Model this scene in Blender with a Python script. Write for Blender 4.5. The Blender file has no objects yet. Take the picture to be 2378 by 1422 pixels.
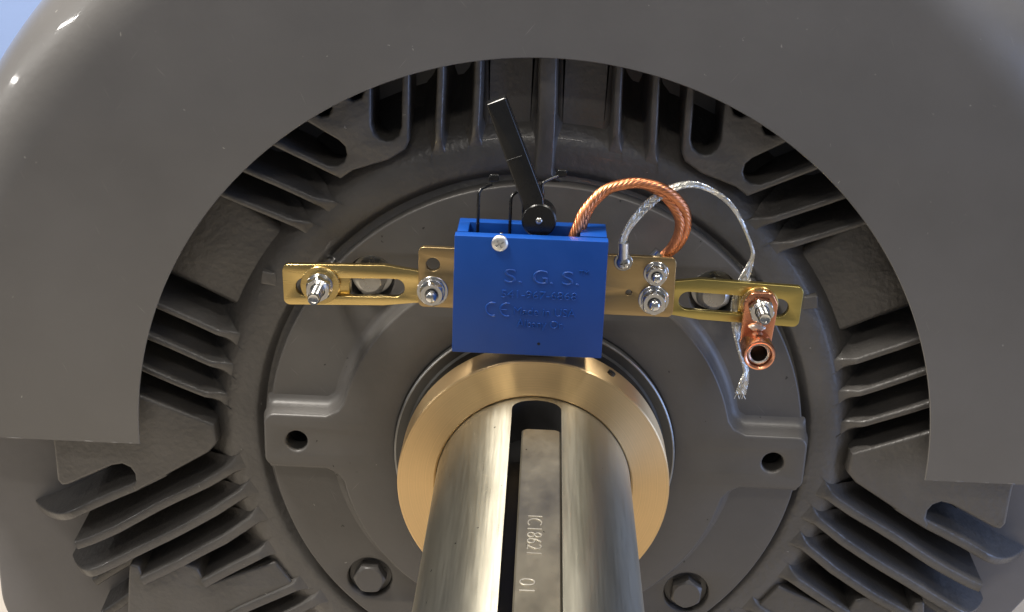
import bpy, bmesh, math, random
from mathutils import Vector, Matrix
random.seed(7)
PI = math.pi
R = math.radians
S = 0.00023            # one working unit in metres; x right, z up, w out of the motor along the shaft

scene = bpy.context.scene
C = scene.collection

def P(x, z, w):
    return Vector((x * S, -w * S, z * S))

# ------------------------------------------------------------------ camera
cam_d = bpy.data.cameras.new('camera'); cam = bpy.data.objects.new('camera', cam_d); C.objects.link(cam)
pitch, yaw, roll = 0.3524, -0.0163, 0.0389
fwd = Vector((math.sin(yaw) * math.cos(pitch), math.cos(yaw) * math.cos(pitch), -math.sin(pitch)))
right = fwd.cross(Vector((0, 0, 1))).normalized(); up = right.cross(fwd)
r2 = math.cos(roll) * right + math.sin(roll) * up
u2 = -math.sin(roll) * right + math.cos(roll) * up
m = Matrix((r2, u2, -fwd)).transposed().to_4x4()
m.translation = P(-16.6, 1434.7, 2926.5)
cam.matrix_world = m
cam_d.sensor_width = 36.0; cam_d.lens = 36.0 * 3245.0 / 2378.0
cam_d.clip_start = 0.01; cam_d.clip_end = 50
scene.camera = cam

# ------------------------------------------------------------------ world, lamps, exposure
world = bpy.data.worlds.new('World'); scene.world = world; world.use_nodes = True
bg = world.node_tree.nodes['Background']
bg.inputs['Color'].default_value = (0.86, 0.90, 1.0, 1); bg.inputs['Strength'].default_value = 0.17

def area(name, loc, target, sx, sy, power, col):
    d = bpy.data.lights.new(name, 'AREA'); d.shape = 'RECTANGLE'; d.size = sx; d.size_y = sy
    d.energy = power; d.color = col
    o = bpy.data.objects.new(name, d); C.objects.link(o); o.location = loc
    o.rotation_euler = (Vector(target) - Vector(loc)).to_track_quat('-Z', 'Y').to_euler()
    return o
area('ceiling_panel_lamp', (-0.75, 0.01, 1.60), (-0.60, 0.01, 0), 0.9, 0.34, 105, (1.0, 0.94, 0.85))
area('far_tube_lamp', (-2.90, -0.90, 1.31), (-0.24, 0, 0.21), 0.55, 0.03, 7, (1.0, 0.97, 0.92))
area('far_tube_lamp', (-3.20, -0.10, 0.92), (-0.26, 0, 0.19), 0.50, 0.03, 4, (1.0, 0.97, 0.92))
area('front_ceiling_lamp', (-0.12, -1.70, 1.75), (0, 0, 0), 0.9, 0.10, 7, (1.0, 0.93, 0.82))
area('ceiling_tube_lamp', (0.85, -0.12, 1.60), (0.1, 0, 0), 0.8, 0.20, 20, (1.0, 0.95, 0.86))
area('cool_side_lamp', (2.3, -0.7, 0.1), (0.2, 0, 0), 1.2, 1.2, 28, (0.40, 0.56, 1.0))
vs = scene.view_settings
vs.view_transform = 'Standard'; vs.look = 'None'; vs.gamma = 1.0; vs.exposure = 0.0; vs.use_curve_mapping = False
scene.cycles.use_denoising = True
scene.cycles.max_bounces = 8

# ------------------------------------------------------------------ materials
def mat(name, col, metal=0.0, rough=0.5, var=0.10, vscale=30.0, bump=0.0, bscale=400.0, rvar=0.08,
        aniso=0.0, specks=0.0, chips=0.0, stretch=None, rings=0.0, spec=0.5, coat=0.0, streak=0.0, scratch=0.0):
    m = bpy.data.materials.new(name); m.use_nodes = True
    nt = m.node_tree; n = nt.nodes; L = nt.links; b = n['Principled BSDF']
    b.inputs['Metallic'].default_value = metal
    b.inputs['Specular IOR Level'].default_value = spec
    if coat:
        b.inputs['Coat Weight'].default_value = coat; b.inputs['Coat Roughness'].default_value = 0.06
    tc = n.new('ShaderNodeTexCoord'); src = tc.outputs['Object']
    if stretch:
        mp = n.new('ShaderNodeMapping'); mp.inputs['Scale'].default_value = stretch
        L.new(src, mp.inputs['Vector']); vsrc = mp.outputs['Vector']
    else:
        vsrc = src
    nz = n.new('ShaderNodeTexNoise'); nz.inputs['Scale'].default_value = vscale; nz.inputs['Detail'].default_value = 6
    nz.inputs['Roughness'].default_value = 0.62
    L.new(vsrc, nz.inputs['Vector'])
    def ramp(sock, a, bb):
        r = n.new('ShaderNodeMapRange'); r.inputs['From Min'].default_value = 0.3; r.inputs['From Max'].default_value = 0.7
        r.inputs['To Min'].default_value = a; r.inputs['To Max'].default_value = bb
        L.new(sock, r.inputs['Value']); return r.outputs['Result']
    f = ramp(nz.outputs['Fac'], 1 - var, 1 + var)
    mul = n.new('ShaderNodeVectorMath'); mul.operation = 'SCALE'; mul.inputs[0].default_value = col
    L.new(f, mul.inputs['Scale']); colour = mul.outputs['Vector']
    rr = ramp(nz.outputs['Fac'], rough - rvar, rough + rvar)
    if rings:
        sx3 = n.new('ShaderNodeVectorMath'); sx3.operation = 'MULTIPLY'; sx3.inputs[1].default_value = (1, 0, 1); L.new(src, sx3.inputs[0])
        ln = n.new('ShaderNodeVectorMath'); ln.operation = 'LENGTH'; L.new(sx3.outputs[0], ln.inputs[0])
        rn = n.new('ShaderNodeTexNoise'); rn.noise_dimensions = '1D'; rn.inputs['Scale'].default_value = 1800; rn.inputs['Detail'].default_value = 2
        L.new(ln.outputs['Value'], rn.inputs['W'])
        ra = n.new('ShaderNodeMath'); ra.operation = 'MULTIPLY_ADD'; ra.inputs[1].default_value = rings; L.new(rn.outputs['Fac'], ra.inputs[0]); L.new(rr, ra.inputs[2]); rr = ra.outputs[0]
        rc_ = n.new('ShaderNodeMapRange'); rc_.inputs['From Min'].default_value = 0.3; rc_.inputs['From Max'].default_value = 0.7
        rc_.inputs['To Min'].default_value = 0.93; rc_.inputs['To Max'].default_value = 1.05; L.new(rn.outputs['Fac'], rc_.inputs['Value'])
        m2 = n.new('ShaderNodeVectorMath'); m2.operation = 'SCALE'; L.new(colour, m2.inputs[0]); L.new(rc_.outputs['Result'], m2.inputs['Scale']); colour = m2.outputs['Vector']
    if streak:
        wv = n.new('ShaderNodeTexNoise'); wv.inputs['Scale'].default_value = 1.0; wv.inputs['Detail'].default_value = 3
        mp2 = n.new('ShaderNodeMapping'); mp2.inputs['Scale'].default_value = (900, 25, 900)
        L.new(src, mp2.inputs['Vector']); L.new(mp2.outputs['Vector'], wv.inputs['Vector'])
        ad = n.new('ShaderNodeMath'); ad.operation = 'MULTIPLY_ADD'
        ad.inputs[1].default_value = streak; L.new(wv.outputs['Fac'], ad.inputs[0]); L.new(rr, ad.inputs[2]); rr = ad.outputs[0]
    def spots(scale, thr, newcol, fac_noise, inp):
        v = n.new('ShaderNodeTexVoronoi'); v.inputs['Scale'].default_value = scale
        dn = n.new('ShaderNodeTexNoise'); dn.inputs['Scale'].default_value = scale * 2.2; L.new(src, dn.inputs['Vector'])
        dv = n.new('ShaderNodeVectorMath'); dv.operation = 'MULTIPLY_ADD'; dv.inputs[1].default_value = (0.9 / scale,) * 3
        L.new(dn.outputs['Color'], dv.inputs[0]); L.new(src, dv.inputs[2]); L.new(dv.outputs[0], v.inputs['Vector'])
        lt = n.new('ShaderNodeMath'); lt.operation = 'LESS_THAN'; lt.inputs[1].default_value = thr
        L.new(v.outputs['Distance'], lt.inputs[0])
        sp = n.new('ShaderNodeSeparateColor'); L.new(v.outputs['Color'], sp.inputs[0])
        g = n.new('ShaderNodeMath'); g.operation = 'GREATER_THAN'; g.inputs[1].default_value = fac_noise
        L.new(sp.outputs[0], g.inputs[0])
        mm = n.new('ShaderNodeMath'); mm.operation = 'MULTIPLY'; L.new(lt.outputs[0], mm.inputs[0]); L.new(g.outputs[0], mm.inputs[1])
        mx = n.new('ShaderNodeMix'); mx.data_type = 'RGBA'
        L.new(mm.outputs[0], mx.inputs['Factor']); L.new(inp, mx.inputs['A']); mx.inputs['B'].default_value = (*newcol, 1)
        return mx.outputs['Result']
    if specks:
        colour = spots(170, 0.085, (0.24, 0.23, 0.215), 1 - specks, colour)
    if chips:
        colour = spots(330, 0.20, (0.02, 0.018, 0.016), 1 - chips, colour)
    if scratch:
        for rz_, sc in ((0.9, (38, 38, 1500)), (-0.8, (55, 55, 1300)), (2.0, (48, 48, 1400))):
            mp4 = n.new('ShaderNodeMapping'); mp4.inputs['Rotation'].default_value = (0, rz_, 0); L.new(src, mp4.inputs['Vector'])
            mp3 = n.new('ShaderNodeMapping'); mp3.inputs['Scale'].default_value = sc; mp3.inputs['Location'].default_value = (rz_ * 7, 0, rz_ * 3)
            L.new(mp4.outputs['Vector'], mp3.inputs['Vector'])
            sn = n.new('ShaderNodeTexNoise'); sn.inputs['Scale'].default_value = 1.0; sn.inputs['Detail'].default_value = 1
            L.new(mp3.outputs['Vector'], sn.inputs['Vector'])
            sm = n.new('ShaderNodeMapRange'); sm.inputs['From Min'].default_value = 0.765; sm.inputs['From Max'].default_value = 0.83
            sm.inputs['To Max'].default_value = scratch
            L.new(sn.outputs['Fac'], sm.inputs['Value'])
            mx = n.new('ShaderNodeMix'); mx.data_type = 'RGBA'; L.new(sm.outputs['Result'], mx.inputs['Factor']); L.new(colour, mx.inputs['A'])
            mx.inputs['B'].default_value = (0.27, 0.26, 0.245, 1); colour = mx.outputs['Result']
    L.new(colour, b.inputs['Base Color']); L.new(rr, b.inputs['Roughness'])
    if bump:
        bn = n.new('ShaderNodeTexNoise'); bn.inputs['Scale'].default_value = bscale; bn.inputs['Detail'].default_value = 3
        L.new(vsrc if stretch else src, bn.inputs['Vector'])
        bp = n.new('ShaderNodeBump'); bp.inputs['Strength'].default_value = bump; bp.inputs['Distance'].default_value = 0.0006
        L.new(bn.outputs['Fac'], bp.inputs['Height']); L.new(bp.outputs['Normal'], b.inputs['Normal'])
    if aniso:
        b.inputs['Anisotropic'].default_value = aniso
        b.inputs['Anisotropic Rotation'].default_value = 0.25; tg = n.new('ShaderNodeTangent'); tg.direction_type = 'RADIAL'; tg.axis = 'Y'
        L.new(tg.outputs['Tangent'], b.inputs['Tangent'])
    return m

M = {}
M['sheet'] = mat('grey_paint_sheet', (0.100, 0.0965, 0.094), 0, 0.36, 0.08, 11, 0.12, 300, 0.06, specks=0.12, spec=0.7, coat=0.6, scratch=0.5)
M['cast'] = mat('grey_paint_casting', (0.089, 0.084, 0.079), 0, 0.42, 0.20, 30, 0.85, 300, 0.08, specks=0.05, spec=0.6, coat=0.12)
M['cap'] = mat('grey_paint_cap', (0.087, 0.082, 0.077), 0, 0.42, 0.11, 22, 0.22, 240, 0.08, specks=0.03, chips=0.02, spec=0.6, scratch=0.35)
M['frame'] = mat('grey_paint_frame', (0.165, 0.160, 0.162), 0, 0.45, 0.08, 20, 0.2, 200, 0.05)
M['dark'] = mat('dark_oiled_steel', (0.085, 0.083, 0.078), 0.6, 0.38, 0.1, 60)
M['bronze'] = mat('turned_bronze', (0.80, 0.575, 0.31), 1, 0.38, 0.06, 30, 0, 400, 0.04, aniso=0.88, rings=0.10, chips=0.006)
M['steel'] = mat('turned_shaft_steel', (0.58, 0.55, 0.45), 1, 0.25, 0.09, 22, 0.02, 300, 0.03, aniso=0.75, stretch=(1, 0.25, 1), streak=0.13, chips=0.006)
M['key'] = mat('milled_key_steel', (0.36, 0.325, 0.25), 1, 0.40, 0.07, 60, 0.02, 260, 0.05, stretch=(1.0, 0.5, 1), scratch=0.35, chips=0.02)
M['blue'] = mat('blue_plastic', (0.0015, 0.046, 0.245), 0, 0.42, 0.05, 60, 0.06, 500, 0.05, spec=0.45)
M['brass'] = mat('yellow_brass', (0.66, 0.49, 0.20), 1, 0.27, 0.14, 60, 0, 400, 0.06, stretch=(0.25, 1, 3))
M['brass3'] = mat('dull_brass', (0.46, 0.37, 0.125), 1, 0.33, 0.10, 60, 0, 400, 0.05, stretch=(0.25, 1, 3))
M['brass2'] = mat('brown_brass', (0.42, 0.305, 0.155), 1, 0.34, 0.10, 60, 0, 400, 0.06, stretch=(0.25, 1, 3))
M['stainless'] = mat('stainless_steel', (0.66, 0.65, 0.63), 1, 0.20, 0.05, 80)
M['recess_shade'] = mat('shade_dark_steel', (0.035, 0.034, 0.034), 0.5, 0.4, 0.2, 60)  # near-black steel, carries the shade of recesses in its colour
M['stamp'] = mat('stamped_metal', (0.33, 0.31, 0.27), 0.7, 0.45, 0.05, 80)
M['screwhead'] = mat('plated_screw', (0.72, 0.71, 0.69), 1, 0.42, 0.06, 200)
M['rim'] = mat('worn_seal_rim', (0.30, 0.30, 0.29), 1, 0.40, 0.2, 60)
M['zinc'] = mat('zinc_bolt', (0.48, 0.47, 0.44), 1, 0.30, 0.10, 80)
M['copper'] = mat('copper', (0.80, 0.35, 0.20), 1, 0.27, 0.10, 60)
M['rope'] = mat('copper_strand', (0.58, 0.23, 0.11), 1, 0.37, 0.30, 140)
M['tin'] = mat('tinned_braid', (0.62, 0.61, 0.56), 1, 0.42, 0.25, 200)
M['black'] = mat('black_plastic', (0.006, 0.006, 0.006), 0, 0.28, 0.1, 60)
M['wire'] = mat('black_wire', (0.008, 0.008, 0.008), 0, 0.25, 0.1, 60)
M['wall'] = mat('pale_blue_wall', (0.23, 0.32, 0.55), 0, 0.7, 0.04, 3)
M['floor'] = mat('cream_floor', (0.44, 0.39, 0.32), 0, 0.6, 0.06, 5)

# ------------------------------------------------------------------ builders
def smooth(me, ang=35):
    bm = bmesh.new(); bm.from_mesh(me)
    bmesh.ops.remove_doubles(bm, verts=bm.verts, dist=2e-6)
    bmesh.ops.recalc_face_normals(bm, faces=bm.faces)
    for f in bm.faces: f.smooth = True
    for e in bm.edges:
        if len(e.link_faces) == 2:
            e.smooth = e.calc_face_angle(0) < R(ang)
    bm.to_mesh(me); bm.free()

def mesh(verts, faces, ang=35):
    me = bpy.data.meshes.new('shape')
    me.from_pydata([P(*v) for v in verts], [], faces); me.update(); smooth(me, ang); return me

LOC = {}
def add(name, me, material, parent=None, loc=(0, 0, 0), rot=None):
    """one mesh object; loc is its place in working units"""
    o = bpy.data.objects.new(name, me); C.objects.link(o)
    if material and not me.materials: me.materials.append(M[material])
    base = Vector((0, 0, 0))
    if parent:
        o.parent = parent; base = LOC[parent.name]
    w = P(*loc); o.location = w - base; LOC[o.name] = w
    if rot: o.rotation_euler = rot
    return o

def thing(name, label, cat, loc, group=None):
    o = bpy.data.objects.new(name, None); C.objects.link(o); o.empty_display_size = 0.01
    o.location = P(*loc); LOC[o.name] = P(*loc)
    o['label'] = label; o['category'] = cat
    if group: o['group'] = group
    return o

def tag(o, label, cat, group=None):
    o['label'] = label; o['category'] = cat
    if group: o['group'] = group
    return o

def join(*mes):
    bm = bmesh.new()
    for a in mes: bm.from_mesh(a)
    me = bpy.data.meshes.new('shape'); bm.to_mesh(me); bm.free(); return me

def lathe(prof, segs=128, cx=0, cz=0, a0=0, a1=2 * PI, ang=35):
    """prof: list of (r, w); axis along w"""
    full = abs(a1 - a0 - 2 * PI) < 1e-6
    n = segs if full else segs + 1
    V = []; F = []
    for k in range(n):
        t = a0 + (a1 - a0) * k / segs
        for (r, w) in prof: V.append((cx + r * math.cos(t), cz + r * math.sin(t), w))
    q = len(prof)
    for k in range(segs):
        k2 = (k + 1) % n
        for i in range(q - 1):
            F.append((k * q + i, k2 * q + i, k2 * q + i + 1, k * q + i + 1))
    return mesh(V, F, ang)

def fillet_poly(pts, rad, n=5):
    """round every corner of a polygon; rad a number or a list"""
    out = []; N = len(pts)
    for i in range(N):
        r = rad[i] if isinstance(rad, (list, tuple)) else rad
        p = Vector(pts[i]); a = Vector(pts[i - 1]) - p; b = Vector(pts[(i + 1) % N]) - p
        if r <= 0 or a.length < 1e-6 or b.length < 1e-6: out.append(tuple(p)); continue
        ang = a.angle(b)
        if ang > PI - 0.05: out.append(tuple(p)); continue
        d = min(r / math.tan(ang / 2), 0.48 * a.length, 0.48 * b.length); rr = d * math.tan(ang / 2)
        p1 = p + a.normalized() * d; p2 = p + b.normalized() * d
        c = p + (a.normalized() + b.normalized()).normalized() * (rr / math.sin(ang / 2))
        v1 = p1 - c; v2 = p2 - c; tot = v1.angle(v2); sg = 1 if v1.x * v2.y - v1.y * v2.x > 0 else -1
        for k in range(n + 1):
            t = sg * tot * k / n
            out.append((c.x + v1.x * math.cos(t) - v1.y * math.sin(t), c.y + v1.x * math.sin(t) + v1.y * math.cos(t)))
    return out

def circ(cx, cz, r, n=32):
    return [(cx + r * math.cos(2 * PI * k / n), cz + r * math.sin(2 * PI * k / n)) for k in range(n)]

def slot(x0, z0, x1, z1, r, n=12):
    a = math.atan2(z1 - z0, x1 - x0); o = []
    for k in range(n + 1):
        t = a - PI / 2 + PI * k / n; o.append((x1 + r * math.cos(t), z1 + r * math.sin(t)))
    for k in range(n + 1):
        t = a + PI / 2 + PI * k / n; o.append((x0 + r * math.cos(t), z0 + r * math.sin(t)))
    return o

def plate(outline, w0, w1, bevel=1.0, holes=(), ang=35, bres=2):
    """flat plate with holes between depths w0 < w1, edges rounded"""
    cu = bpy.data.curves.new('c', 'CURVE'); cu.dimensions = '2D'; cu.fill_mode = 'BOTH'
    for pts in [outline] + list(holes):
        sp = cu.splines.new('POLY'); sp.points.add(len(pts) - 1); sp.use_cyclic_u = True
        for q, (x, z) in zip(sp.points, pts): q.co = (x * S, z * S, 0, 1)
    cu.extrude = ((w1 - w0) / 2 - bevel) * S; cu.bevel_depth = bevel * S; cu.bevel_resolution = bres; cu.offset = -bevel * S
    o = bpy.data.objects.new('c', cu); C.objects.link(o)
    dg = bpy.context.evaluated_depsgraph_get(); dg.update()
    me = bpy.data.meshes.new_from_object(o.evaluated_get(dg))
    bpy.data.objects.remove(o); bpy.data.curves.remove(cu)
    mid = (w0 + w1) / 2
    for v in me.vertices:
        x, y, z = v.co; v.co = (x, -z - mid * S, y)
    me.materials.clear(); smooth(me, ang); return me

def box(x0, x1, z0, z1, w0, w1, bevel=1.5):
    bm = bmesh.new(); bmesh.ops.create_cube(bm, size=1)
    for v in bm.verts:
        v.co = P((x0 + x1) / 2 + v.co.x * (x1 - x0), (z0 + z1) / 2 + v.co.z * (z1 - z0), (w0 + w1) / 2 - v.co.y * (w1 - w0))
    if bevel: bmesh.ops.bevel(bm, geom=list(bm.edges), offset=bevel * S, segments=2, profile=0.6, affect='EDGES')
    me = bpy.data.meshes.new('box'); bm.to_mesh(me); bm.free(); smooth(me); return me

def catmull(pts, n=10):
    pts = [Vector(p) for p in pts]; q = [2 * pts[0] - pts[1]] + pts + [2 * pts[-1] - pts[-2]]; out = []
    for i in range(1, len(q) - 2):
        a, b, c, d = q[i - 1:i + 3]
        for k in range(n):
            t = k / n
            out.append(0.5 * ((2 * b) + (c - a) * t + (2 * a - 5 * b + 4 * c - d) * t * t + (3 * b - a - 3 * c + d) * t ** 3))
    out.append(pts[-1]); return out

def frames(path, upv=None):
    """parallel-transported (tangent, normal, binormal) along a path"""
    T = []
    for i in range(len(path)):
        a = path[max(i - 1, 0)]; b = path[min(i + 1, len(path) - 1)]; T.append((b - a).normalized())
    n = (upv or Vector((0.13, 0.2, 1))).copy(); n = (n - n.dot(T[0]) * T[0]).normalized(); out = []
    for t in T:
        n = (n - n.dot(t) * t).normalized(); out.append((t, n, t.cross(n)))
    return out

def tube(path, rad, segs=10, upv=None, rfun=None, ang=50):
    fr = frames(path, upv); V = []; F = []; N = len(path); s = 0
    for i, (t, n, b) in enumerate(fr):
        if i: s += (path[i] - path[i - 1]).length
        for k in range(segs):
            a = 2 * PI * k / segs
            r = rfun(a, s, i / (N - 1)) if rfun else (rad if not callable(rad) else rad(i / (N - 1)))
            v = path[i] + (n * math.cos(a) + b * math.sin(a)) * r; V.append(tuple(v))
    for i in range(N - 1):
        for k in range(segs):
            k2 = (k + 1) % segs; F.append((i * segs + k, i * segs + k2, (i + 1) * segs + k2, (i + 1) * segs + k))
    F.append(tuple(range(segs))); F.append(tuple(range((N - 1) * segs, N * segs)))
    return mesh(V, F, ang)

def hexr(t, a):
    t = (t % (PI / 3)) - PI / 6; return a / math.cos(t)

def hexnut(a, h, hole, rotz=0.0, segs=72, face=0.97):
    """hexagon of apothem a, height h along w from 0, chamfered top"""
    V = []; F = []; rc = a * face
    def ring(fn):
        i = len(V)
        for k in range(segs):
            t = 2 * PI * k / segs; r, w = fn(t + rotz); V.append((r * math.cos(t), r * math.sin(t), w))
        return i
    rs = [ring(lambda t: (hexr(t, a), 0)),
          ring(lambda t: (hexr(t, a), h - 1.2 - (hexr(t, a) - rc) * 0.85)),
          ring(lambda t: (min(hexr(t, a) - 0.8, rc + 1.2), h - 0.6)),
          ring(lambda t: (rc, h))]
    if hole > 0:
        rs.append(ring(lambda t: (hole + 2.5, h))); rs.append(ring(lambda t: (hole, h - 2.5))); rs.append(ring(lambda t: (hole, 0)))
    for x, y in zip(rs, rs[1:]):
        for k in range(segs):
            k2 = (k + 1) % segs; F.append((x + k, x + k2, y + k2, y + k))
    if hole <= 0: F.append(tuple(rs[-1] + k for k in range(segs)))
    return mesh(V, F, 24)

def stud(r, w0, w1, socket=0.0, pitch=5.0, dome=False):
    """threaded stud along w from w0 to w1, optional hexagon socket in its end"""
    prof = [(0.01, w0), (r, w0)]; w = w0 + 1
    end = w1 - r * 0.35
    while w < end - pitch:
        prof += [(r, w), (r * 0.90, w + pitch * 0.5)]; w += pitch
    prof += [(r * 0.97, end - 1)]
    if dome:
        for k in range(1, 7): 
            t = k / 6 * PI / 2; prof.append((max(r * 0.97 * math.cos(t), 0.01), end - 1 + r * 0.55 * math.sin(t)))
        return lathe(prof, 40, ang=60)
    prof += [(r * 0.82, w1), ]
    segs = 48; V = []; F = []
    for k in range(segs):
        t = 2 * PI * k / segs
        for (rr, ww) in prof: V.append((rr * math.cos(t), rr * math.sin(t), ww))
        if socket:
            V.append((hexr(t, socket) + 1, math.nan, w1))
    if not socket:
        prof.append((0.01, w1)); return lathe(prof, 40, ang=60)
    V = []; q = len(prof) + 3
    for k in range(segs):
        t = 2 * PI * k / segs
        for (rr, ww) in prof: V.append((rr * math.cos(t), rr * math.sin(t), ww))
        hr = hexr(t, socket)
        V.append((hr * math.cos(t), hr * math.sin(t), w1 - 0.5)); V.append((hr * math.cos(t), hr * math.sin(t), w1 - r * 0.9)); V.append((0, 0, w1 - r * 1.1))
    for k in range(segs):
        k2 = (k + 1) % segs
        for i in range(q - 1): F.append((k * q + i, k2 * q + i, k2 * q + i + 1, k * q + i + 1))
    return mesh(V, F, 40)

def panhead(r, h, cross=True, turn=0.5, na=120, nr=26):
    """domed screw head with a recessed cross"""
    V = [(0, 0, 0)]; F = []
    def height(x, z):
        d = math.hypot(x, z) / r; w = h * math.sqrt(max(0, 1 - d ** 2.6))
        if cross:
            c, s = math.cos(turn), math.sin(turn); u = abs(c * x + s * z) / r; v = abs(-s * x + c * z) / r
            if (u < 0.10 and v < 0.52) or (v < 0.10 and u < 0.52) or (u + v < 0.26): w = h * 0.35
        return w
    V[0] = (0, 0, height(0, 0))
    for i in range(1, nr + 1):
        for k in range(na):
            t = 2 * PI * k / na; rr = r * i / nr; x, z = rr * math.cos(t), rr * math.sin(t); V.append((x, z, height(x, z)))
    b = len(V)
    for k in range(na):
        t = 2 * PI * k / na; V.append((r * math.cos(t), r * math.sin(t), -2))
    for k in range(na): F.append((0, 1 + k, 1 + (k + 1) % na))
    for i in range(nr - 1):
        for k in range(na):
            k2 = (k + 1) % na; F.append((1 + i * na + k, 1 + i * na + k2, 1 + (i + 1) * na + k2, 1 + (i + 1) * na + k))
    for k in range(na):
        k2 = (k + 1) % na; F.append((1 + (nr - 1) * na + k, 1 + (nr - 1) * na + k2, b + k2, b + k))
    return mesh(V, F, 30)

def washer(r0, r1, h):
    return lathe([(r0, 0), (r1 - 0.8, 0), (r1, 0.8), (r1, h - 1.0), (r1 - 1.0, h), (r0 + 0.8, h), (r0, h - 0.8), (r0, 0)], 64, ang=40)

def text_mesh(body, x0, x1, z0, cap, w, depth, thin=-0.028, bev=0.04):
    """lettering in the x-z plane facing +w, stretched to fit x0..x1 and the capital height"""
    cu = bpy.data.curves.new('t', 'FONT'); cu.body = body; cu.size = 1.0; cu.extrude = 0.004; cu.bevel_depth = bev; cu.bevel_resolution = 1; cu.offset = thin; cu.resolution_u = 5
    o = bpy.data.objects.new('t', cu); C.objects.link(o)
    dg = bpy.context.evaluated_depsgraph_get(); dg.update()
    me = bpy.data.meshes.new_from_object(o.evaluated_get(dg)); bpy.data.objects.remove(o); bpy.data.curves.remove(cu)
    xs = [v.co.x for v in me.vertices]; a, b = min(xs), max(xs)
    for v in me.vertices:
        x = x0 + (v.co.x - a) / (b - a) * (x1 - x0); z = z0 + v.co.y / 0.69 * cap
        v.co = P(x, z, w - depth * 0.8 + v.co.z / (bev + 0.004) * depth * 1.6)
    me.materials.clear(); smooth(me, 30); return me

# ================================================================== surroundings seen past the motor
def sheet(name, verts, material):
    o = add(name, mesh(verts, [(0, 1, 2, 3)]), material); o['kind'] = 'structure'; return o
sheet('wall', [(-12000, -2600, -6500), (12000, -2600, -6500), (12000, 9000, -6500), (-12000, 9000, -6500)], 'wall')
sheet('floor', [(-12000, -2600, 14000), (12000, -2600, 14000), (12000, -2600, -6500), (-12000, -2600, -6500)], 'floor')

# ================================================================== the motor
motor = thing('electric_motor', 'large grey painted electric motor end with cast fins and arched sheet metal cover', 'motor', (0, -700, -400))
BX = -6.0      # casting centre

def floor_w(r):
    t = min(max((r - 690) / 325.0, 0), 1); on = min(t / 0.40, 1.0); on = on * on * (3 - 2 * on)
    return -84 - 250 * (1 - (1 - t) ** 1.35) * (0.12 + 0.88 * on) - max(r - 1018, 0) * 0.35

# stator frame behind the end bell
fr_out = fillet_poly([(-1388, 200), (-1388, -640), (-1180, -1050), (1080, -1050), (1241, -540), (1330, -400), (1330, 200)], [80, 200, 150, 150, 60, 60, 80], 8)
frame = add('stator_frame', join(plate(fr_out, -900, -235, 8, [circ(BX, 0, 1092, 128)]),
                                 lathe([(1092, -240), (1092, -900), (20, -900)], 96, BX),
                                 lathe([(1076, -330), (1080, -322), (1330, -322), (1330, -990)], 96, BX, 0, 0.02, PI - 0.02)), 'frame', motor)  # upper annulus added to keep the gap above the bell dark
drum = lathe([(1230, -880), (1240, -2600), (1200, -2700), (10, -2700)], 96, BX)
add('stator_drum', drum, 'frame', motor)

# end bell floor
prof = [(200, -96), (506, -96), (622, -98), (630, -104), (638, -104), (646, -96), (652, -87), (658, -84)]
prof += [(r, floor_w(r)) for r in range(668, 1076, 8)]
prof += [(1076, floor_w(1076) - 12), (1076, -800)]
bell = add('end_bell', lathe(prof, 240, BX, ang=40), 'cast', motor)

def fin(points, hw=8.0, crest=-75.0, lead=62.0, tail=0.0, tail_w=-240.0, draft=0.07, fil=20.0, z_to=None, n=46, wob=1.2):
    """one cast fin: crest line through points (x, z), root fading into the floor"""
    pts = [Vector((x, z)) for x, z in points]
    d0 = (pts[0] - pts[1]).normalized(); pts = [pts[0] + d0 * lead] + pts
    seg = [0]
    for a, b in zip(pts, pts[1:]): seg.append(seg[-1] + (b - a).length)
    tot = seg[-1]; V = []; F = []
    ph = random.random() * 6
    q = None
    for i in range(n):
        u = i / (n - 1); s = tot * (u ** 1.25)
        k = max(j for j in range(len(seg) - 1) if seg[j] <= s + 1e-6); t = (s - seg[k]) / (seg[k + 1] - seg[k])
        p = pts[k].lerp(pts[k + 1], t); d = (pts[k + 1] - pts[k]).normalized()
        # soften corners of the crest line
        e = 26.0
        if k + 2 < len(pts) and seg[k + 1] - s < e: d = (d + 0.5 * (1 - (seg[k + 1] - s) / e) * ((pts[k + 2] - pts[k + 1]).normalized() - d)).normalized()
        nn = Vector((-d.y, d.x)); p = p + nn * (math.sin(s * 0.021 + ph) * wob)
        r = math.hypot(p.x - BX, p.y); fl = floor_w(r) if r < 1074 else -420.0
        a = min(s / (lead * 1.15), 1); a = a * a * (3 - 2 * a)
        cw = fl - 4 + (crest - fl + 4) * a
        if tail and tot - s < tail:
            b = 1 - (tot - s) / tail; cw = crest + (tail_w - crest) * (b ** 1.6)
        h = max(cw - fl, 0.5); f = min(fil, h * 0.5); ww = hw * (1.0 + 1.1 * (1 - a))
        top = min(6.0, h * 0.4)
        half = [(ww + draft * h + f + 3, fl - 8), (ww + draft * h + f * 0.45, fl + f * 0.22), (ww + draft * h * 0.9 + 0.5, fl + f), (ww + draft * top, cw - top), (ww - 1.6, cw - top * 0.3), (ww - 4.5, cw)]
        sec = [(-x, y) for x, y in half] + [(x, y) for x, y in reversed(half)]
        q = len(sec)
        for (o, y) in sec: V.append((p.x + nn.x * o, p.y + nn.y * o, y))
    for i in range(n - 1):
        for k in range(q - 1): F.append((i * q + k, i * q + k + 1, (i + 1) * q + k + 1, (i + 1) * q + k))
    F.append(tuple(range((n - 1) * q, n * q)))
    return mesh(V, F, 50)

def both(name, fn, pts, **kw):
    for sgn in (-1, 1):
        add(name, fn([(BX + sgn * x, z) for x, z in pts], **kw), 'cast', bell)

def ext(a, b, L):
    d = (Vector(b) - Vector(a)).normalized(); e = Vector(a) + d * L; return [a, tuple(e)]

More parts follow.
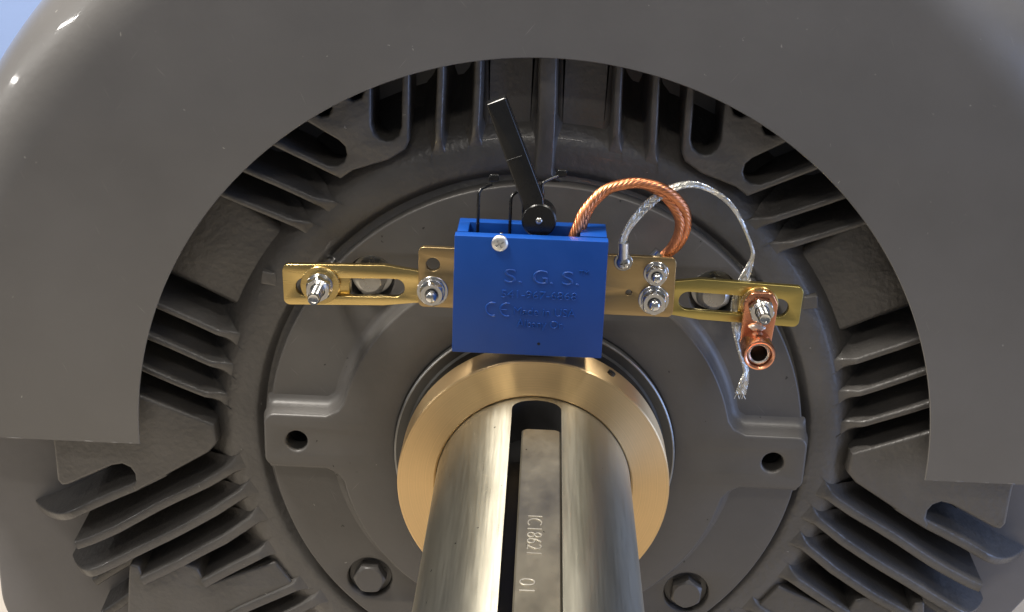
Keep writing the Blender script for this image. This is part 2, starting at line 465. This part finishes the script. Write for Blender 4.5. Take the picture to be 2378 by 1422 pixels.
# fins above the shaft
add('fin', fin([(BX, 640), (BX, 1068)], hw=19, lead=20, draft=0.06), 'cast', bell)
both('fin', fin, [(153, 736), (153, 1058)])
both('fin', fin, [(234, 716), (234, 1040)])
# fins on the upper flanks
both('fin', fin, ext((508, 558), (664, 625), 430))
both('fin', fin, ext((562, 504), (716, 567), 420))
both('fin', fin, ext((735, 228), (876, 292), 330))
both('fin', fin, ext((752, 150), (905, 213), 300))
both('fin', fin, ext((769, 70), (923, 133), 290))
# fins below the shaft
both('fin', fin, [(880, -135), (964, -186), (1085, -249), (1150, -284), (1215, -312), (1262, -330)], tail=165, tail_w=-232, lead=4, hw=12, crest=-77.5)
both('fin', fin, [(720, -120), (783, -163), (900, -232), (1010, -300), (1078, -338), (1112, -352)], lead=55, hw=12)
both('fin', fin, [(692, -186), (765, -241), (890, -318), (1000, -386), (1070, -424), (1130, -452), (1168, -468)], tail=105, tail_w=-205, lead=55, hw=12)
both('fin', fin, [(672, -258), (748, -320), (853, -386), (955, -444)], lead=55, hw=12)
both('fin', fin, [(655, -352), (690, -375), (800, -444)], lead=50, hw=12)
both('fin', fin, [(573, -440), (705, -515), (900, -640)], lead=45, hw=12)
both('fin', fin, [(520, -478), (640, -552), (850, -680)], lead=45, hw=12)
both('fin', fin, [(985, -420), (1073, -480), (1100, -500)], lead=30, crest=-150, hw=12)
both('fin', fin, [(905, -452), (1002, -529), (1080, -590)], lead=30, crest=-140, hw=12)

# flat cast pads between the fin groups, with open slots
pad_hi = [(300, 1055), (300, 704), (308, 686), (345, 661), (425, 633), (452, 613), (880, 808), (872, 829), (500, 651), (478, 642), (458, 643),
          (444, 652), (438, 668), (441, 686), (455, 700), (531, 742), (800, 888), (790, 908), (505, 757), (494, 752), (478, 756), (470, 770),
          (474, 786), (485, 795), (690, 903), (650, 945), (446, 985), (446, 812), (440, 797), (423, 790), (406, 797), (400, 812), (400, 1010),
          (384, 1020), (384, 737), (377, 717), (364, 706), (350, 703), (336, 706), (323, 717), (317, 737), (317, 1055)]
pad_lo = [(757, -4), (930, 63), (1165, 158), (1150, 150), (1150, -45), (1147, -88), (1146, -172), (1136, -186), (1120, -184), (1010, -127),
          (985, -121), (966, -130), (956, -146), (955, -166), (964, -181), (945, -176), (762, -52), (752, -40)]
pad_lo = [(757, -4), (930, 63), (1150, 152), (1150, -45), (1147, -88), (1146, -172), (1136, -186), (1120, -184), (1010, -127),
          (985, -121), (966, -130), (956, -146), (955, -166), (964, -181), (958, -197), (775, -80), (752, -54)]
panel_lo = [(622, -374), (795, -448), (815, -404), (853, -390), (950, -446), (962, -406), (985, -398), (992, -470), (1010, -712), (900, -640), (705, -516), (572, -440)]
panel = [(505, 420), (722, 563), (940, 705), (1040, 440), (880, 365), (668, 262), (596, 306)]
for sgn in (-1, 1):
    f = lambda pts: [(BX + sgn * x, z) for x, z in pts]
    add('pad', plate(f(pad_hi), -330, -75, 6, ang=40), 'cast', bell)
    add('pad', plate(f(pad_lo), -300, -75, 9, ang=40, bres=4), 'cast', bell)
    add('panel', plate(fillet_poly(f(panel), 18), -330, -128, 16, ang=40, bres=4), 'cast', bell)
    add('panel', plate(fillet_poly(f([(16, 712), (146, 700), (150, 1050), (16, 1062)]), 10), -330, -118, 20, ang=45, bres=5), 'cast', bell)
    add('panel', plate(fillet_poly(f(panel_lo), 7), -330, -82, 6, ang=40, bres=3), 'cast', bell)
    for (lx0, lx1, lz0, lz1, lw) in ((600, 640, 348, 386, -84), (592, 634, 262, 296, -92)):
        add('lug', plate(fillet_poly(f([(lx0, lz0), (lx1, lz0 + 6), (lx1 - 4, lz1), (lx0 + 3, lz1 - 5)]), 5), -200, lw, 5, ang=40), 'cast', bell)

# bearing cap
cap_base = plate(circ(0, 0, 626, 160), -118, -54, 5, [circ(sx * 388, sz * 388, 54) for sx in (-1, 1) for sz in (-1, 1)] + [circ(-553, 0, 24), circ(553, 0, 24)], ang=40)
hub = []
hr, tz, tx = 455.0, 67.0, 628.0
a_t = math.asin(tz / hr)
for side in (0, PI):
    c, s = (1, 1) if side == 0 else (-1, -1)
    # tab then the arc to the other tab
    hub += fillet_poly([(c * hr * 0.8, -s * tz), (c * tx, -s * tz), (c * tx, s * tz), (c * hr * 0.8, s * tz)], [0, 24, 24, 0], 8)[1:-1]
    n = 60; g = 0.075
    hub += [((hr + 30) * c, s * tz)]
    hub += [((hr + 9) * math.cos(side + a_t + 0.028), (hr + 9) * math.sin(side + a_t + 0.028))]
    hub += [(hr * math.cos(side + a_t + g + (PI - 2 * a_t - 2 * g) * k / n), hr * math.sin(side + a_t + g + (PI - 2 * a_t - 2 * g) * k / n)) for k in range(n + 1)]
    hub += [((hr + 9) * math.cos(side + PI - a_t - 0.028), (hr + 9) * math.sin(side + PI - a_t - 0.028))]
    hub += [(-(hr + 30) * c, s * tz)]
hub_top = plate(hub, -60, 0, 6, [circ(-553, 0, 25), circ(553, 0, 25), circ(0, 0, 322, 128)], ang=40)
# sloping skirt of the hub
def skirt(outline, steps):
    N = len(outline); V = []; F = []
    for (d, w) in steps:
        for i in range(N):
            a = Vector(outline[i - 1]); b = Vector(outline[(i + 1) % N]); t = (b - a).normalized(); nrm = Vector((t.y, -t.x))
            p = Vector(outline[i]) + nrm * d
            if p.length > 634 and d > 8: p = p * (634 / p.length)
            V.append((p.x, p.y, w))
    for k in range(len(steps) - 1):
        for i in range(N):
            j = (i + 1) % N; F.append((k * N + i, k * N + j, (k + 1) * N + j, (k + 1) * N + i))
    return mesh(V, F, 60)
hub_skirt = skirt(hub, [(-3, -3), (0, -8), (5, -30), (8, -40), (13, -47), (21, -52), (32, -55.5)])
cap = add('bearing_cap', join(cap_base, hub_top, hub_skirt), 'cap', motor)
bolt_me = join(washer(8, 46, 7), hexnut(36, 46, 0, 0.2))
def shift(me, x, z, w):
    c = me.copy()
    for v in c.vertices: v.co += P(x, z, w)
    return c
for sx in (-1, 1):
    for sz in (-1, 1):
        hd = hexnut(35, 50, 0, 0.25 + 0.3 * sx + sz, face=0.90 if sz < 0 else 0.72)
        b = add('bolt', hd, 'zinc' if sz > 0 else 'cap', cap, (sx * 388, sz * 388, -90))
        add('washer', washer(10, 48 if sz > 0 else 52.5, 8 if sz > 0 else 22), 'zinc' if sz > 0 else 'cap', b, (sx * 388, sz * 388, -96))
for sx in (-1, 1):
    add('threaded_hole', lathe([(24.6, -50), (24.6, -94), (0.05, -95)], 32, sx * 553, 0), 'recess_shade', cap)  # near-black liner, the hole's inner shade as colour
# shaft seal disc set in the hub
add('seal_disc', lathe([(210, 30), (296, 30), (300, 22), (318, 22), (322, 17), (323, -40)], 160, ang=30), 'dark', motor)
add('seal_rim', lathe([(318.5, 22.3), (320.5, 22.3), (323.2, 19.6), (323.4, 12)], 160, ang=20), 'rim', motor)
add('seal_groove', lathe([(322, -18), (340, -18), (341, -50)], 128), 'black', motor)

# sheet-metal cover
def cover():
    cx = -7.0; zb = -26.0; prof = [(921, -7), (915.5, -7), (914, -5.5), (914, -1.5), (915.5, 0)]
    prof += [(r, 0) for r in (930, 1000, 1100, 1200, 1270, 1287)]
    rho = 196.0
    prof += [(1287 + rho * math.sin(R(a)), -rho * (1 - math.cos(R(a)))) for a in range(4, 91, 4)]
    prof += [(1483, -996), (1479, -1000), (1236, -1000), (1236, -994)]  # unseen back ring, added to shut out light from behind
    prof2 = prof + [(1476, -994)] + [(1287 + (rho - 7) * math.sin(R(a)), -rho + (rho - 7) * math.cos(R(a))) for a in range(90, -1, -6)] + [(1200, -7), (1000, -7)]
    segs = 200; V = []; F = []; q = len(prof2)
    for k in range(segs + 1):
        for (r, w) in prof2:
            t0 = math.asin(zb / r); t = t0 + (PI - 2 * t0) * k / segs
            V.append((cx + r * math.cos(t), r * math.sin(t), w))
    for k in range(segs):
        for i in range(q):
            j = (i + 1) % q; F.append((k * q + i, (k + 1) * q + i, (k + 1) * q + j, k * q + j))
    F.append(tuple(range(q))); F.append(tuple(range(segs * q, (segs + 1) * q)))
    return mesh(V, F, 40)
cov = add('sheet_metal_cover', cover(), 'sheet', motor)
def drip(x, z, w, sx_, sz_):
    bm = bmesh.new(); bmesh.ops.create_icosphere(bm, subdivisions=2, radius=1)
    for v in bm.verts:
        k = 1 + 0.25 * math.sin(5 * v.co.x + x) * math.cos(4 * v.co.z)
        v.co = P(x + v.co.x * sx_ * k, z + v.co.z * sz_ * k, w - v.co.y * 4)
    me = bpy.data.meshes.new('d'); bm.to_mesh(me); bm.free(); smooth(me, 60); return me
for (x, l) in ((-1215, 34), (-1040, 22), (-980, 14), (-942, 9), (930, 12), (985, 16), (1050, 9), (1105, 14)):
    add('paint_run', drip(x, -25.2, -3, l, 2.6), 'sheet', cov)

# ================================================================== shaft, key, collar
def shaft_mesh():
    r = 214.5; zf = 120.0; V = []; F = []; na = 110
    st = [(-40, 0), (186, 0), (188, 22), (191, 34), (196, 43), (202, 48), (210, 51.5), (220, 52.5), (300, 52.5), (700, 52.5), (1250, 52.5), (1262, 52.5)]
    q = na + 5
    for (w, h) in st:
        rr = r if w < 1255 else r - 12
        a = math.asin(max(h, 2) / rr); t0 = PI / 2 + a; t1 = PI / 2 - a + 2 * PI
        zz = zf if h > 0 else rr - 0.01
        h = max(h, 2)
        for k in range(na + 1):
            t = t0 + (t1 - t0) * k / na; V.append((rr * math.cos(t), rr * math.sin(t), w))
        V += [(h, zz + (rr - zz) * 0.9 * 0 if h == 2 else zz, w), (h * 0.3, zz, w), (-h * 0.3, zz, w), (-h, zz, w)]
    for i in range(len(st) - 1):
        for k in range(q):
            k2 = (k + 1) % q; F.append((i * q + k, i * q + k2, (i + 1) * q + k2, (i + 1) * q + k))
    F.append(tuple(range((len(st) - 1) * q, len(st) * q)))
    me = mesh(V, F, 30); me.materials.append(M['steel']); me.materials.append(M['recess_shade'])
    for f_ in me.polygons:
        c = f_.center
        if abs(c.x) < 52.6 * S and 100 * S < c.z < 206 * S and -c.y > 186 * S and -c.y < 1260 * S: f_.material_index = 1  # shade of the keyway gap put into near-black slot faces
    return me
shaft = thing('motor_shaft', 'bright round steel motor shaft with milled keyway along its top', 'shaft', (0, -215, 600))
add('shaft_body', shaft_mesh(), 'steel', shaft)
key_pts = fillet_poly([(-29, 292), (51.6, 292), (51.6, 1240), (-29, 1240)], [12, 12, 2, 2], 6)
def plan_block(pts, z0, z1, ch):
    V = []; N = len(pts); c = Vector((sum(p[0] for p in pts) / N, sum(p[1] for p in pts) / N)); F = []
    for (d, z) in ((0, z0), (0, z1 - ch), (ch, z1)):
        for p in pts:
            x, w = p; sx = 1 if x < c.x else -1; sw = 1 if w < c.y else -1
            V.append((x + sx * d, z, w + sw * d))
    for k in range(2):
        for i in range(N):
            j = (i + 1) % N; F.append((k * N + i, k * N + j, (k + 1) * N + j, (k + 1) * N + i))
    F.append(tuple(range(2 * N, 3 * N)))
    return mesh(V, F, 30)
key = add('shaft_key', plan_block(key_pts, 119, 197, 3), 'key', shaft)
def key_text(body, w0, w1, x0, cap_h, top):
    me = text_mesh(body, 0, w1 - w0, 0, cap_h, 0, 1.6, -0.03, 0.018)
    for v in me.vertices:
        a, d, h = v.co.x / S, -v.co.y / S, v.co.z / S      # along, depth, height of the letters
        v.co = P(x0 + h, top + d, w0 + a)
    smooth(me, 30); return me
add('lettering', key_text('IC18621', 665, 800, -10, 28, 197), 'stamp', key)
add('lettering', key_text('01', 882, 922, -20, 28, 197), 'stamp', key)

collar = add('shaft_collar', lathe([(216, 78), (297, 78), (300, 81), (300, 170), (297.5, 172.8), (220, 172.8), (216, 169), (216, 78)], 200, ang=30), 'bronze')
add('set_screw', join(tube([Vector((152, 246, 121)), Vector((161, 260.5, 121))], 9, 20), tube([Vector((160, 259, 121)), Vector((161.6, 261.5, 121))], 5, 6)), 'recess_shade', collar)  # near-black disc and tip, shade of the screw recess as colour
tag(collar, 'wide polished bronze ring fitted round the steel shaft below the blue box', 'ring')

# ================================================================== grounding brush holder (blue box on its brass plate)
brush = thing('grounding_brush_holder', 'blue plastic brush holder box with raised lettering on a brown brass plate', 'brush holder', (-28, 323, 130))
bx0, bx1 = -184, 131
front = add('front_cover', box(bx0, bx1, 323, 580, 171, 200, 2.5), 'blue', brush)
back_me = join(box(bx0 + 3, bx1 - 2, 330, 520, 72, 168, 2),
               box(bx0 + 3, bx1 - 2, 515, 580, 72, 100, 2),
               box(bx0 + 3, bx0 + 26, 515, 580, 99, 168, 2),
               box(74, bx1 - 2, 515, 580, 99, 165, 2))
add('rear_body', back_me, 'blue', brush)
add('brush_block', box(-30, 60, 301, 330, 95, 150, 2), 'tin', brush)
def letters(me): add('lettering', me, 'blue', front)
W0 = 200.0
for ch, a, b in (('S.', -80, -42), ('G.', -21, 22), ('S.', 39, 76)):
    letters(text_mesh(ch, a, b, 483, 30, W0, 2.6))
letters(text_mesh('TM', 74, 95, 508, 9, W0, 2.0))
letters(text_mesh('541-967-6868', -85, 73, 450, 17, W0, 2.4))
letters(text_mesh('Made in USA', -57, 72, 413, 17, W0, 2.4))
letters(text_mesh('Albany Or.', -50, 50, 386, 17, W0, 2.4))
def arc3(cx, cz, r, a0, a1, w, n=20):
    return [Vector((cx + r * math.cos(R(a0 + (a1 - a0) * k / n)), cz + r * math.sin(R(a0 + (a1 - a0) * k / n)), w)) for k in range(n + 1)]
letters(tube(arc3(-101, 423, 14.5, 70, 290, W0), 2.2, 8))
letters(join(tube(arc3(-71, 423, 14.5, 70, 290, W0), 2.2, 8), tube([Vector((-85, 423, W0)), Vector((-72, 423, W0))], 2.0, 8)))
add('pin_hole_shade', lathe([(3.2, 200.4), (2.6, 200.6), (0.05, 200.3)], 20, -2, 350), 'black', front)  # black disc on the solid face, painted dark of a small hole
scr = add('screw', panhead(17.5, 7, turn=0.55), 'screwhead', brush, (-91, 567, 199.5))
# swinging black arm on its drum
lev = fillet_poly([(-49, 617), (-50, 640), (-130, 843), (-91, 860), (-6, 655), (-4, 640)], [2, 10, 4, 4, 10, 2], 5)
arm = add('pressure_arm', plate(lev, 118, 156, 4, ang=50), 'black', brush)
add('arm_drum', lathe([(0.05, 108), (33, 108), (36, 111), (36, 155), (33, 158), (0.05, 158)], 72, -13, 606, ang=40), 'black', arm)
add('arm_screw', panhead(7.5, 5, turn=0.2), 'zinc', arm, (-13, 606, 157.5))
add('arm_seam', tube([Vector((-84, 730, 156)), Vector((-53, 742, 156))], 1.3, 6), 'black', arm)
# black wire springs
def spring(x, zt, dx, dzw):
    pth = catmull([(x, 540, 132), (x, 600, 132), (x, zt - 14, 132), (x + 2, zt - 4, 129), (x + 8, zt + 1, 122), (x + dx, zt + 3, 128 - dzw)], 8)
    return tube(pth, 3.4, 10)
add('wire_spring', spring(-140, 660, 24, 30), 'wire', brush)
add('wire_spring', spring(-73, 652, 22, 30), 'wire', brush)
add('wire_spring', tube(catmull([(-8, 600, 110), (-8, 650, 108), (-10, 668, 106), (-2, 676, 100), (22, 682, 80)], 8), 3.6, 10), 'wire', brush)
for (x, z) in ((-113, 668), (28, 684)):
    add('spring_shadow', plate(fillet_poly([(x - 14, z - 5), (x + 12, z - 3), (x + 14, z + 12), (x - 6, z + 12)], 5), 74, 82, 2), 'wire', brush)  # black plates stand in for the shadow behind the springs
add('slot_screw', panhead(6, 6, turn=0.3), 'zinc', brush, (-90, 566, 140))
# brass back plate
bp_out = fillet_poly([(-269, 510), (286, 510), (287, 374), (-268, 373)], 13, 8)
bplate = add('back_plate', plate(bp_out, 56, 70, 1.6, [circ(-237, 471, 15), circ(188, 427, 6.5)]), 'brass2', brush)
def nut_set(parent, x, z, w, rw, an, h, rs, tip, rot, mats=('stainless', 'stainless'), dome=True, socket=0.0):
    add('washer', washer(rs, rw, 4), mats[0], parent, (x, z, w))
    add('washer', washer(rs, rw * 0.82, 6), mats[0], parent, (x, z, w + 4))
    add('nut', hexnut(an, h, rs, rot), mats[1], parent, (x, z, w + 10))
    add('threaded_stud', stud(rs - 0.5, -40, tip, socket, dome=dome), mats[1], parent, (x, z, w))
nut_set(brush, -237, 411, 70, 34, 24, 20, 13, 50, 0.35)
nut_set(brush, 244, 474, 70, 27, 20, 18, 11, 44, 0.15)
nut_set(brush, 243, 413, 70, 33, 24, 20, 13, 46, 0.50)

# ================================================================== slotted mounting arms
def arm_thing(sgn, label, material):
    t = thing('mounting_arm', label, 'bracket', (sgn * 480, 360, 50), 'slotted brass arms either side of the blue box')
    o = [(568, 451), (344, 459), (278, 450), (238, 446), (224, 412), (238, 378), (278, 375), (346, 366), (565, 358)]
    out = fillet_poly([(sgn * x, z) for x, z in o], [14, 20, 10, 10, 30, 10, 10, 20, 14], 8)
    sl = slot(sgn * 518, 401, sgn * 320, 408, 21)
    add('strap', plate(out, 38, 54, 1.4, [sl, circ(sgn * 240, 412, 12)]), material, t)
    return t
arm_l = arm_thing(-1, 'polished yellow brass slotted arm bolted on, left of the blue box', 'brass')
arm_r = arm_thing(1, 'slotted brass arm right of the blue box, carrying the copper lug', 'brass3')
sx, sz = -484, 408
add('spacer', box(sx - 32, sx + 62, sz - 30, sz + 32, 8, 38, 3), 'brass', arm_l)
add('washer', washer(14, 43, 5), 'brass', arm_l, (sx, sz, 54))
add('washer', washer(14, 29, 8), 'stainless', arm_l, (sx, sz, 59))
add('lock_washer', washer(14, 27, 6), 'stainless', arm_l, (sx, sz, 67))
add('nut', hexnut(25, 22, 14, 0.52), 'stainless', arm_l, (sx, sz, 73))
add('threaded_stud', stud(14, -190, 98, 9.0), 'stainless', arm_l, (sx, sz, 54))
rx, rz = 474, 408
add('spacer', box(rx - 42, rx + 34, rz - 30, rz + 32, 8, 38, 3), 'brass', arm_r)
add('washer', washer(14, 41, 6), 'brass', arm_r, (rx, rz, 54))
add('washer', washer(14, 36, 8), 'stainless', arm_r, (rx, rz, 60))
add('nut', hexnut(25, 18, 14, 0.2), 'stainless', arm_r, (rx, rz, 88))
add('threaded_stud', stud(14, -190, 96, 9.0), 'stainless', arm_r, (rx, rz, 54))

# copper lug hanging from the right stud, barrel towards the viewer
def lug_mesh():
    # tongue
    tongue = fillet_poly([(rx - 36, rz - 10), (rx - 36, rz + 12), (rx - 22, rz + 36), (rx + 22, rz + 36), (rx + 36, rz + 12), (rx + 36, rz - 10), (rx + 30, rz - 92), (rx - 38, rz - 92)], [4, 14, 16, 16, 14, 4, 10, 10], 6)
    t = plate(tongue, 70, 82, 2.5, [circ(rx, rz, 15)])
    return t
lug = thing('copper_lug', 'copper crimp lug on the right arm, open barrel end pointing outwards', 'lug', (rx - 2, rz - 110, 90))
add('tongue', lug_mesh(), 'copper', lug)
lx, lz = rx - 4, rz - 82
def barrel():
    prof = [(0.05, 74), (28, 74), (33, 79), (34, 90), (34.5, 146), (33, 150), (30, 151), (27, 149), (26, 136), (21.5, 134), (21, 130), (21, 84), (0.05, 84)]
    me = lathe(prof, 64, lx, lz, ang=35)
    return me
add('barrel', barrel(), 'copper', lug)
add('inner_sleeve', lathe([(18.2, 138), (21.5, 141), (24.5, 140), (26.2, 130), (18.2, 130), (18.2, 138)], 48, lx, lz), 'tin', lug)
def blob():
    bm = bmesh.new(); bmesh.ops.create_icosphere(bm, subdivisions=3, radius=1)
    for v in bm.verts:
        n = 1 + 0.16 * math.sin(7 * v.co.x + 2) * math.cos(6 * v.co.z) + 0.1 * math.sin(9 * v.co.y)
        v.co = P(lx + v.co.x * 17 * n, lz + 40 + v.co.z * 8 * n, 87 - v.co.y * 8 * n)
    me = bpy.data.meshes.new('b'); bm.to_mesh(me); bm.free(); smooth(me, 60); return me
add('bore_shade', lathe([(18.2, 137), (18.0, 131), (18.0, 60), (0.05, 60)], 40, lx, lz), 'recess_shade', lug)  # near-black liner paints the shade inside the barrel
add('solder_blob', blob(), 'tin', lug)

# ================================================================== copper rope loops and tinned braid
def rope(points, rad):
    pth = catmull(points, 22); lob = 9; pitch = 105.0
    def rf(a, s, u):
        ph = (a * lob + s / pitch * 2 * PI * lob) ; c = abs(math.cos(ph / 2))
        fine = 0.02 * math.cos(a * lob * 4 + s / pitch * 2 * PI * lob * 4)
        return rad * (0.80 + 0.20 * (1 - (1 - c) ** 2) + fine)
    return tube(pth, rad, 81, rfun=rf, ang=70)
rp1 = [(60, 520, 138), (60, 562, 138), (68, 590, 133), (82, 622, 122), (118, 660, 104), (160, 674, 94), (200, 676, 86), (250, 660, 74), (292, 620, 58), (303, 575, 46), (291, 532, 36), (268, 506, 30), (244, 480, 28)]
rp2 = [(72, 520, 118), (72, 560, 116), (80, 594, 110), (96, 630, 100), (130, 660, 84), (172, 672, 74), (212, 668, 68), (256, 640, 62), (285, 598, 56), (288, 560, 52), (276, 526, 46), (258, 500, 40), (240, 476, 38)]
tag(add('copper_rope', rope(rp1, 11.2), 'rope'), 'twisted copper rope, outer of the two loops rising from the blue box', 'rope', 'copper ropes looping out of the blue box')
tag(add('copper_rope', rope(rp2, 11.2), 'rope'), 'twisted copper rope, inner of the two loops rising from the blue box', 'rope', 'copper ropes looping out of the blue box')
add('ferrule', tube([Vector((232, 488, 44)), Vector((252, 514, 44))], 15, 20), 'stainless', brush)

braid_pts = [(170, 530, 82), (168, 546, 84), (174, 570, 84), (192, 600, 80), (216, 628, 74), (250, 654, 66), (285, 668, 58), (318, 668, 50), (352, 655, 42), (386, 632, 34),
             (412, 602, 26), (436, 560, 20), (453, 522, 16), (456, 502, 14), (448, 470, 14), (438, 440, 16), (430, 400, 20), (430, 360, 30), (438, 320, 40), (449, 282, 44), (462, 246, 44), (460, 222, 44), (455, 190, 44)]
pw = [8, 8, 8, 9, 10, 9, 7, 6, 5, 5, 4, 2.6, 2.6, 5, 10, 10, 11, 10, 10, 9, 9, 12, 12]
def braid():
    pth = catmull(braid_pts, 14); fr = frames(pth, Vector((1, 0.3, 0.0))); N = len(pth); out = []
    s = [0]
    for a, b in zip(pth, pth[1:]): s.append(s[-1] + (b - a).length)
    for dr in (1, -1):
        for k in range(10):
            pp = []
            for i, (t, n, b) in enumerate(fr):
                u = i / (N - 1) * (len(pw) - 1); j = min(int(u), len(pw) - 2); hw = pw[j] + (pw[j + 1] - pw[j]) * (u - j)
                tw = 0.5 * math.sin(u * 0.9)
                side = (n * math.cos(tw) + b * math.sin(tw)); nor = t.cross(side)
                ph = (s[i] / 52.0 * dr + k / 10.0) % 1.0
                lat = (4 * abs(ph - 0.5) - 1) * hw; top = 1 if ph < 0.5 else -1
                pp.append(pth[i] + side * lat + nor * (top * 1.3 + 0.5 * dr * math.sin(ph * 2 * PI * 3.5)))
            out.append(tube(pp, 1.45, 5))
    return join(*out)
br = thing('braided_strap', 'flat tinned braided wire looping behind the right arm, frayed end hanging below', 'wire', (455, 190, 44))
add('braid', braid(), 'tin', br)
add('ring_terminal', join(washer(9, 20, 4)), 'zinc', br, (172, 497, 70))
add('crimp_sleeve', tube([Vector((171, 508, 76)), Vector((170, 522, 79)), Vector((169, 545, 83))], 11, 18), 'tin', br)
add('screw', panhead(15, 8, turn=0.3), 'zinc', br, (172, 496, 74))
for k in range(5):
    x = 448 + 4 * k; add('loose_strand', tube(catmull([(x + 3, 200, 44), (x + random.uniform(-3, 3), 186, 45), (x + random.uniform(-7, 6), 178, 46)], 4), 0.9, 5), 'tin', br)
